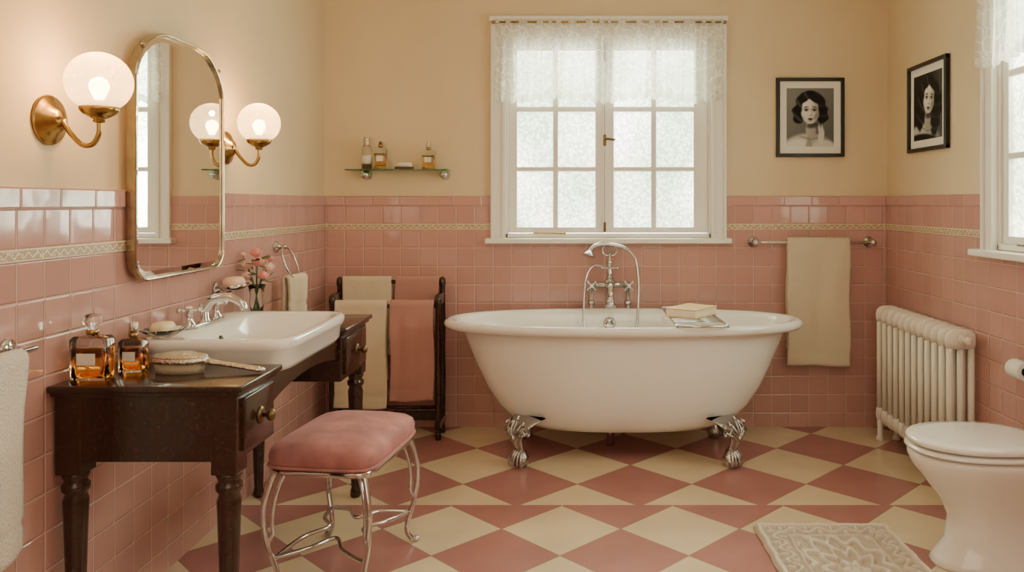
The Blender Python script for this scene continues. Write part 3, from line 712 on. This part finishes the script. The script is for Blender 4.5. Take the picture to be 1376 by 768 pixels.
for k in range(22):
    a=k*2.4; rr=.035+.035*random.random()
    ell('leaf_%d'%k,(vx+rr*cos(a),vy+rr*sin(a),ZT+.16+.11*random.random()),(.022,.010,.002),M['leaf'],fv,8,rz=a,ry=random.uniform(-.8,.3))

tr=root('towel_ring'); ry_,rz_=3.78,1.09
lathe('wall_rose',[(.001,0),(.03,0),(.028,.008),(.014,.014),(.010,.045),(.014,.05),(.001,.056)],(XL+TD,ry_,rz_),M['chrome'],tr,axis=(1,0,0))
tube('ring',[(XL+.055+.03*(1-cos(t*pi/8)),ry_+.075*sin(t*pi/8),rz_-.078+.078*cos(t*pi/8)) for t in range(16)],.005,M['chrome'],tr,closed=True,sub=3)
hang('hand_towel',(XL+.105,ry_,rz_-.152),(.25,.968,0),(.968,-.25,0),.15,.19,.17,.014,M['creamtowel'],tr,.014,.010,1.)
t2=root('bath_towel'); 
tube('rail',[(XL+.075,1.30,.93),(XL+.075,2.0,.93)],.008,M['chrome'],t2,sm=False,K=14)
for k,y in enumerate((1.32,1.985)):
    tube('rail_post_%d'%k,[(XL+TD,y,.93),(XL+.075,y,.93)],.009,M['chrome'],t2,sm=False); lathe('rail_rose_%d'%k,[(.001,0),(.028,0),(.025,.008),(.001,.012)],(XL+TD,y,.93),M['chrome'],t2,axis=(1,0,0))
hang('towel',(XL+.075,1.74,.915),(0,1,0),(1,0,0),.40,.48,.45,.016,M['whitetowel'],t2,.018,.012,2.)

# ------------------------------------------------------------------ wooden towel rack
rk=root('wooden_towel_rack'); rx0,rx1=-1.325,-.742
for k,x in enumerate((rx0,rx1)):
    for j,(y,zt) in enumerate(((4.44,.885),(4.30,.80))):
        lathe('post_%d_%d'%(k,j),[(.016,0),(.018,.02),(.013,.04),(.016,.12),(.019,.3),(.016,.5),(.019,.6),(.015,zt-.06),(.020,zt-.04),(.017,zt-.01),(.001,zt)],(x,y,0),M['wood'],rk,K=20)
    box('side_panel_%d'%k,x-.012,x+.012,4.30,4.44,.74,.80,M['wood'],rk,.004)
    box('side_foot_%d'%k,x-.014,x+.014,4.27,4.47,.06,.10,M['wood'],rk,.004)
for k,(y,z) in enumerate(((4.44,.855),(4.30,.735),(4.37,.16))):
    tube('bar_%d'%k,[(rx0,y,z),(rx1,y,z)],.011,M['wood'],rk,sm=False,K=14)
box('lower_rail',rx0,rx1,4.36,4.38,.09,.14,M['wood'],rk,.004)
hang('cream_towel_back',(-1.170,4.44,.867),(1,0,0),(0,-1,0),.275,.42,.40,.013,M['creamtowel'],rk,.014,.003,.5)
hang('cream_towel_front',(-1.168,4.30,.747),(1,0,0),(0,-1,0),.285,.57,.42,.014,M['creamtowel'],rk,.018,.006,1.5)
hang('pink_towel_back',(-.884,4.44,.867),(1,0,0),(0,-1,0),.245,.42,.40,.013,M['pinktowel'],rk,.014,.003,2.5)
hang('pink_towel_front',(-.884,4.30,.747),(1,0,0),(0,-1,0),.24,.53,.42,.014,M['pinktowel'],rk,.018,.006,3.2)

# ------------------------------------------------------------------ towel rail right
tl=root('towel_rail'); 
tube('bar',[(1.04,YB-.075,1.075),(1.73,YB-.075,1.075)],.009,M['chrome'],tl,sm=False,K=16)
for k,x in enumerate((1.05,1.72)):
    lathe('bracket_%d'%k,[(.001,0),(.034,0),(.032,.006),(.018,.014),(.011,.03),(.011,.05),(.02,.058),(.02,.075),(.012,.088),(.001,.09)],(x,YB-TD,1.075),M['chrome'],tl,axis=(0,-1,0))
hang('cream_towel',(1.405,YB-.075,1.083),(1,0,0),(0,-1,0),.355,.71,.62,.014,M['creamtowel'],tl,.018,.007,.3)

# ------------------------------------------------------------------ glass shelf
gs=root('glass_shelf'); zs=1.487
box('glass_plate',-1.295,-.71,YB-.135,YB-.004,zs,zs+.008,M['shelfglass'],gs,.002)
for k,x in enumerate((-1.20,-.745)):
    lathe('bracket_%d'%k,[(.001,0),(.030,0),(.028,.008),(.015,.014),(.012,.05),(.020,.055),(.024,.065),(.020,.075),(.001,.08)],(x,YB,zs-.022),M['chrome'],gs,axis=(0,-1,0))
    box('clamp_%d'%k,x-.012,x+.012,YB-.06,YB-.005,zs-.012,zs-.0005,M['chrome'],gs,.003)
zs+=.0082
sb=root('spray_bottle'); lathe('body',[(.026,0),(.028,.003),(.028,.115),(.022,.132),(.015,.136)],(-1.185,YB-.07,zs),M['glaze'],sb); lathe('liquid',[(.023,.006),(.024,.08)],(-1.185,YB-.07,zs),M['amberlight'],sb)
lathe('label',[(.0285,.03),(.0285,.08)],(-1.185,YB-.07,zs),M['label'],sb); lathe('cap',[(.017,0),(.018,.003),(.018,.045),(.015,.049),(.001,.05)],(-1.185,YB-.07,zs+.135),M['silver'],sb)
bottle('toiletry_bottle',-1.105,YB-.075,zs,.036,.022,.125,M['amberlight'],.010,'x')
bottle('perfume_bottle',-.83,YB-.07,zs,.038,.022,.11,M['amberlight'],.011,'cyl')
so=root('soap_tin'); loft('tin',[sloop(-.97,YB-.07,a,b_,zs+z,2.2,32) for a,b_,z in ((.05,.03,0),(.055,.033,.004),(.055,.033,.014))],M['brown'],so); loft('soap',[sloop(-.97,YB-.07,a,b_,zs+z,2.2,32) for a,b_,z in ((.046,.026,.0145),(.048,.028,.026),(.04,.022,.038),(.004,.002,.040))],M['label'],so)

# ------------------------------------------------------------------ radiator
rd=root('column_radiator'); RX=1.735; ys0,ys1,ns=3.50,4.30,12
for k in range(ns):
    y=ys0+(ys1-ys0)*k/(ns-1)
    for j in range(3):
        x=RX-.048+.048*j
        tube('column_%d_%d'%(k,j),[(x,y,.12),(x,y,.70)],.0145,M['rad'],rd,sm=False,K=12)
    for n,z,s in (('top',.695,1),('bottom',.135,-1)):
        L=[]
        for hx_,hy_,dz_ in ((.064,.018,-.045),(.068,.024,-.02),(.068,.025,.0),(.062,.023,.022),(.045,.016,.038),(.02,.007,.043)):
            L.append(sloop(RX,y,hx_,hy_,z+s*dz_,2.6,28))
        loft('header_%s_%d'%(n,k),L,M['rad'],rd)
for z in (.695,.135): tube('hub_%d'%(z*100),[(RX,ys0-.03,z),(RX,ys1+.03,z)],.023,M['rad'],rd,sm=False,K=16)
for k,y in enumerate((ys0,ys1)):
    for j,x in enumerate((RX-.045,RX+.045)):
        lathe('foot_%d_%d'%(k,j),[(.02,0),(.022,.01),(.014,.03),(.016,.12)],(x,y,0),M['rad'],rd,K=16)
lathe('end_cap',[(.001,0),(.026,0),(.026,.012),(.012,.018),(.012,.04),(.018,.045),(.018,.06),(.001,.064)],(RX,ys0-.02,.695),M['rad'],rd,axis=(0,-1,0))
tube('feed_pipe',[(RX,ys0-.05,.135),(RX,ys0-.09,.135),(RX,ys0-.095,.12),(RX,ys0-.095,0)],.011,M['rad'],rd,sub=5)

# ------------------------------------------------------------------ toilet
to=root('toilet'); TYc=2.83; OX=.026
def tlp(x0,x1,hy,z,n=2.3,K=64):
    x0+=OX
    cx=x0+(x1-x0)*.55; return sloop(cx,TYc,x1-cx,hy,z,n,K,hxf=cx-x0)
loft('bowl',[tlp(*a) for a in ((1.275,1.80,.128,0),(1.272,1.80,.130,.012),(1.285,1.79,.122,.03),(1.325,1.78,.104,.09),(1.335,1.77,.100,.17),(1.31,1.76,.112,.23),(1.255,1.75,.148,.30),(1.212,1.74,.178,.355),(1.200,1.73,.188,.385),(1.200,1.73,.190,.400),(1.208,1.72,.184,.408))],M['porc'],to)
for n,z0,th,g in (('seat_ring',.413,.018,0),('lid',.437,.024,.004)):
    loft(n,[tlp(1.210+g,1.69,.180-g,z0),tlp(1.190+g,1.70,.194-g,z0+.005),tlp(1.190+g,1.70,.194-g,z0+th-.007),tlp(1.198+g,1.69,.187-g,z0+th),tlp(1.25,1.65,.15,z0+th+.003),tlp(1.4,1.5,.03,z0+th+.005)],M['porc'],to)
for k,s in enumerate((-1,1)): tube('hinge_%d'%k,[(1.68,TYc+s*.07-.02,.44),(1.68,TYc+s*.07+.02,.44)],.011,M['chrome'],to,sm=False)
box('pedestal_link',1.70,1.82,TYc-.10,TYc+.10,.15,.41,M['porc'],to,.02,4)
box('tank',1.728,1.82,TYc-.19,TYc+.155,.40,.80,M['porc'],to,.02,4)
box('tank_lid',1.722,1.82,TYc-.195,TYc+.16,.80,.83,M['porc'],to,.008,3)
lathe('flush_lever_rose',[(.001,0),(.014,0),(.012,.01),(.001,.012)],(1.728,TYc-.12,.74),M['chrome'],to,axis=(-1,0,0)); tube('flush_lever',[(1.712,TYc-.12,.74),(1.71,TYc-.05,.735)],.006,M['chrome'],to,sm=False)
tp=root('toilet_roll'); py,pz,px_=3.12,.635,1.785
lathe('roll',[(.018,-.040),(.037,-.045),(.038,-.041),(.038,.041),(.037,.045),(.018,.040),(.018,-.040)],(px_,py,pz),M['paper'],tp,axis=(0,1,0),K=40)
tube('spindle',[(px_,py-.065,pz),(px_,py+.065,pz)],.008,M['chrome'],tp,sm=False)
for k,s in enumerate((-1,1)):
    tube('holder_arm_%d'%k,[(px_,py+s*.06,pz),(XR-TD,py+s*.06,pz)],.008,M['chrome'],tp,sm=False)
    lathe('holder_rose_%d'%k,[(.001,0),(.024,0),(.02,.008),(.001,.012)],(XR-TD,py+s*.06,pz),M['chrome'],tp,axis=(-1,0,0))

# ------------------------------------------------------------------ bath mat
mx0,mx1,my0,my1=.722,1.26,2.33,3.135
def mat_h(u,v):
    x=(u-.5)*(mx1-mx0); y=(v-.5)*(my1-my0); ex=(mx1-mx0)/2-abs(x); ey=(my1-my0)/2-abs(y); e=min(ex,ey)
    h=0.
    if .008<e<.028: h=1
    elif .035<e<.10:   # leafy border
        s=(y if ex<ey else x)*2*pi/.10
        c=(e-.0675)/.0325
        h=1 if abs(c-.55*sin(s))<.24 else 0
        if (c-(-.55*sin(s)))**2+(cos(s))**2*1.6<.34: h=1
    elif .108<e<.118: h=.8
    elif e>=.12:
        r=math.hypot(x*1.45,y*.85); th=math.atan2(y*.85,x*1.45)
        R1=.055+.018*cos(6*th); 
        if r<R1: h=1 if (r<.018 or r>R1*.45) else .2
        R2=.13+.028*cos(10*th+.6)
        if abs(r-R2)<.017: h=1
        R3=.215+.03*cos(12*th)
        if abs(r-R3)<.018: h=.95
        if r>.26 and sin(x*52)*sin(y*52)>.35: h=.9
    return h
rug=grid('bath_mat',lambda u,v:(mx0+(mx1-mx0)*u+.002*sin(v*40),my0+(my1-my0)*v+.002*sin(u*30),.008),230,320,M['rug'])
ca=rug.data.color_attributes.new('Col','FLOAT_COLOR','POINT'); hs=[]
for j in range(321):
    for i in range(231): hs.append(mat_h(i/230,j/320))
W=231
for _ in range(2):
    nh=hs[:]
    for j in range(1,320):
        for i in range(1,230):
            k=j*W+i; nh[k]=(hs[k]*2+hs[k-1]+hs[k+1]+hs[k-W]+hs[k+W])/6
    hs=nh
for k,v in enumerate(rug.data.vertices):
    h=hs[k]; v.co.z=.007+.016*h+.0015*noise.noise(V3((v.co.x*90,v.co.y*90,0)))
    ca.data[k].color=(.66+.20*h,.56+.22*h,.44+.24*h,1)
mo=rug.modifiers.new('s','SOLIDIFY'); mo.thickness=.005; mo.offset=-1

# ------------------------------------------------------------------ framed portraits
def sm(a,b_,x):
    t=max(0,min(1,(x-a)/(b_-a))); return t*t*(3-2*t)
def portrait(x,y,var):
    if var: x=-x; x,y=x*cos(.16)-y*sin(.16)+.05, x*sin(.16)+y*cos(.16)
    g=.13+.17*sm(-1,1,y*.5-x*.4) if not var else .02+.10*sm(-.2,1,x)
    def E(cx,cy,rx,ry,rot=0,soft=.12):
        dx,dy=x-cx,y-cy; c,s=cos(rot),sin(rot); dx,dy=dx*c+dy*s,-dx*s+dy*c
        return 1-sm(1-soft,1+soft,math.hypot(dx/rx,dy/ry))
    def mixg(v,a):
        nonlocal g; g=g*(1-a)+v*a
    wave=max(0,sin(9*math.hypot(x-.55,y-1.0)*2.2+2*x))**3
    hair=.006+.08*wave*(.4+.6*sm(.6,-.5,x))
    wv=.035*sin(y*17+x*4)
    if not var:
        mixg(hair,E(.05,.36,.50+wv,.46,0,.07)); mixg(hair,E(-.35,.08,.21+wv,.30,.1,.12)); mixg(hair,E(.46,.08,.21+wv,.30,-.1,.12))
    else:
        mixg(hair,E(.06,.32,.53+wv,.50,0,.07)); mixg(hair,E(-.36,-.10,.26+wv,.50,.1,.12)); mixg(hair,E(.50,-.12,.27+wv,.54,-.1,.12))
    sh=.60-.34*sm(-.3,.9,x)
    mixg(sh,E(.02,-1.13,.98,.60,0,.10)); mixg(sh*.85,E(.07,-.40,.17,.36,.05,.15)); mixg(.06,E(.12,-.27,.20,.09,.15,.5)*.9)
    mixg(.16,E(-.12,-.66,.22,.022,-.25,.8)*.6); mixg(.12,E(.30,-.66,.22,.022,.25,.8)*.6)
    if not var:
        mixg(.80,E(-.45,-1.02,.52,.30,.25,.15)); mixg(.66,E(.55,-1.05,.44,.32,-.25,.15)); mixg(.25,E(0,-.93,.10,.25,0,.5)*.7)
        mixg(.70,E(.42,-.62,.10,.26,-.15,.25)); mixg(.68,E(.36,-.40,.035,.14,.1,.4)); mixg(.64,E(.44,-.40,.035,.13,-.1,.4))
    else:
        mixg(.010,E(-.1,-1.30,1.2,.50,.1,.08)); mixg(hair,E(-.40,-.45,.19+wv,.32,.25,.2)); mixg(hair,E(.52,-.48,.20+wv,.34,-.25,.2))
    # face, lit from the left
    fx_=.055; face=.78-.52*sm(-.02,.38,x-fx_+.05*(y-.2))-.14*sm(.05,-.30,y)
    mixg(face,E(fx_,.18,.315,.385,-.03,.07)); mixg(face,E(fx_,-.02,.225,.20,0,.12))
    mixg(.88,E(-.06,.36,.13,.09,0,.9)*.5); mixg(.84,E(-.10,.09,.09,.08,.2,.9)*.5)
    mixg(.16,E(.24,.02,.05,.12,-.5,.9)*.6); mixg(.30,E(-.19,-.03,.03,.12,.45,.9)*.5)
    mixg(hair,E(.25,.60,.36,.16,-.50,.14)); mixg(hair,E(-.16,.61,.24,.15,.55,.14)); mixg(hair,E(-.28,.36,.06,.24,.05,.3)); mixg(hair,E(.40,.34,.075,.28,0,.3))
    for ex,sg in ((-.08,-1),(.19,1)):
        mixg(.03,E(ex+.005*sg,.308,.088,.017,-.18*sg,.45)*.95)
        mixg(.17,E(ex,.235,.090,.048,0,.9)*.8)
        mixg(.01,E(ex,.224,.074,.015,-.1*sg,.5)*.98); mixg(.015,E(ex,.200,.033,.029,0,.4)*.95)
        mixg(.60,E(ex-.048,.197,.014,.010,0,.6)*.8); mixg(.08,E(ex,.172,.058,.009,0,.8)*.6)
    mixg(.18,E(.10,.13,.020,.11,.05,.9)*.55); mixg(.92,E(.045,.12,.015,.09,0,.9)*.55); mixg(.08,E(.06,.035,.052,.015,0,.7)*.75)
    mixg(.02,E(.055,-.062,.092,.022,0,.4)*.97); mixg(.05,E(.055,-.094,.070,.024,0,.4)*.95); mixg(.45,E(.045,-.096,.022,.006,0,.8)*.7)
    mixg(.18,E(.06,-.14,.055,.014,0,.9)*.65)
    g+=.012*noise.noise(V3((x*25,y*25,var)))
    return max(.004,min(.92,g))**1.18
def picture(mapf,u0,u1,v0,v1,var):
    r=root('framed_portrait')
    def b(n,a0,a1,c0,c1,w0,w1,m,bev=0):
        a=mapf(a0,c0,w0); c=mapf(a1,c1,w1)
        box(n,min(a[0],c[0]),max(a[0],c[0]),min(a[1],c[1]),max(a[1],c[1]),c0,c1,m,r,bev)
    f=.020
    b('frame_l',u0,u0+f,v0,v1,-.025,0,M['black'],.003); b('frame_r',u1-f,u1,v0,v1,-.025,0,M['black'],.003)
    b('frame_b',u0,u1,v0,v0+f,-.0249,0,M['black'],.003); b('frame_t',u0,u1,v1-f,v1,-.0249,0,M['black'],.003)
    b('mount',u0+.01,u1-.01,v0+.01,v1-.01,-.010,0,M['mount'])
    mg=.060; a0,a1,c0,c1=u0+mg,u1-mg,v0+mg,v1-mg
    nu,nv=170,210
    o=grid('portrait_print',lambda u,v:mapf(a0+(a1-a0)*u,c0+(c1-c0)*v,-.0115),nu,nv,M['print'],r,smooth=False)
    ca=o.data.color_attributes.new('Col','FLOAT_COLOR','POINT')
    i=0
    for j in range(nv+1):
        for k in range(nu+1):
            x=(k/nu*2-1)*.80+.05; y=(j/nv*2-1)*.92-.02
            g=portrait(x,y,var); ca.data[i].color=(g,g*.98,g*.94,1); i+=1
picture(lambda u,v,w:(u,YB+w,v),1.183,1.578,1.57,2.03,0)
picture(lambda u,v,w:(XR+w,u,v),3.80,4.24,1.57,2.03,1)

# ------------------------------------------------------------------ camera
cam=bpy.data.cameras.new('camera'); co=bpy.data.objects.new('camera',cam); COL.objects.link(co)
co.location=(0,0,H); co.rotation_euler=(pi/2,0,0)
cam.sensor_width=36; cam.lens=36*F/1376; cam.shift_x=-82/1376; cam.shift_y=-111/1376; cam.clip_start=.05
bpy.context.scene.camera=co
# ------------------------------------------------------------------ lights
def area(name,loc,rot,sx,sy,power,col):
    l=bpy.data.lights.new(name,'AREA'); l.shape='RECTANGLE'; l.size=sx; l.size_y=sy; l.energy=power; l.color=col
    o=bpy.data.objects.new(name,l); COL.objects.link(o); o.location=loc; o.rotation_euler=rot; return o
area('daylight_back',(.206,YB+.75,1.85),(-pi/2,0,0),1.8,1.7,370,(1,.97,.90))
area('daylight_right',(XR+.75,SH-.206,1.85),(0,pi/2,0),1.7,1.8,300,(1,.96,.88))
area('ceiling_fill',(.3,1.2,ZC-.03),(0,0,0),1.4,1.6,17,(1,.87,.68))  # added overhead fill, no ceiling fixture modelled
area('rear_fill',(.1,YF+.1,1.7),(pi/2,0,0),2.2,1.6,23,(1,.87,.70))  # added fill from behind the camera, not a lamp of the room
w=bpy.data.worlds.new('daylight_sky'); bpy.context.scene.world=w; w.use_nodes=True; nt=w.node_tree
bg=nt.nodes['Background']; tc=N(nt,'ShaderNodeTexCoord'); sp=N(nt,'ShaderNodeSeparateXYZ'); rp=N(nt,'ShaderNodeValToRGB')
nt.links.new(tc.outputs['Generated'],sp.inputs[0]); mrr=N(nt,'ShaderNodeMapRange'); mrr.inputs[1].default_value=-.5; mrr.inputs[2].default_value=.5
nt.links.new(sp.outputs['Z'],mrr.inputs[0]); nt.links.new(mrr.outputs[0],rp.inputs[0])
rp.color_ramp.elements[0].color=(.35,.45,.28,1); rp.color_ramp.elements[0].position=.35
rp.color_ramp.elements[1].color=(.97,.98,.95,1); rp.color_ramp.elements[1].position=.62
nt.links.new(rp.outputs[0],bg.inputs[0]); bg.inputs[1].default_value=2.6
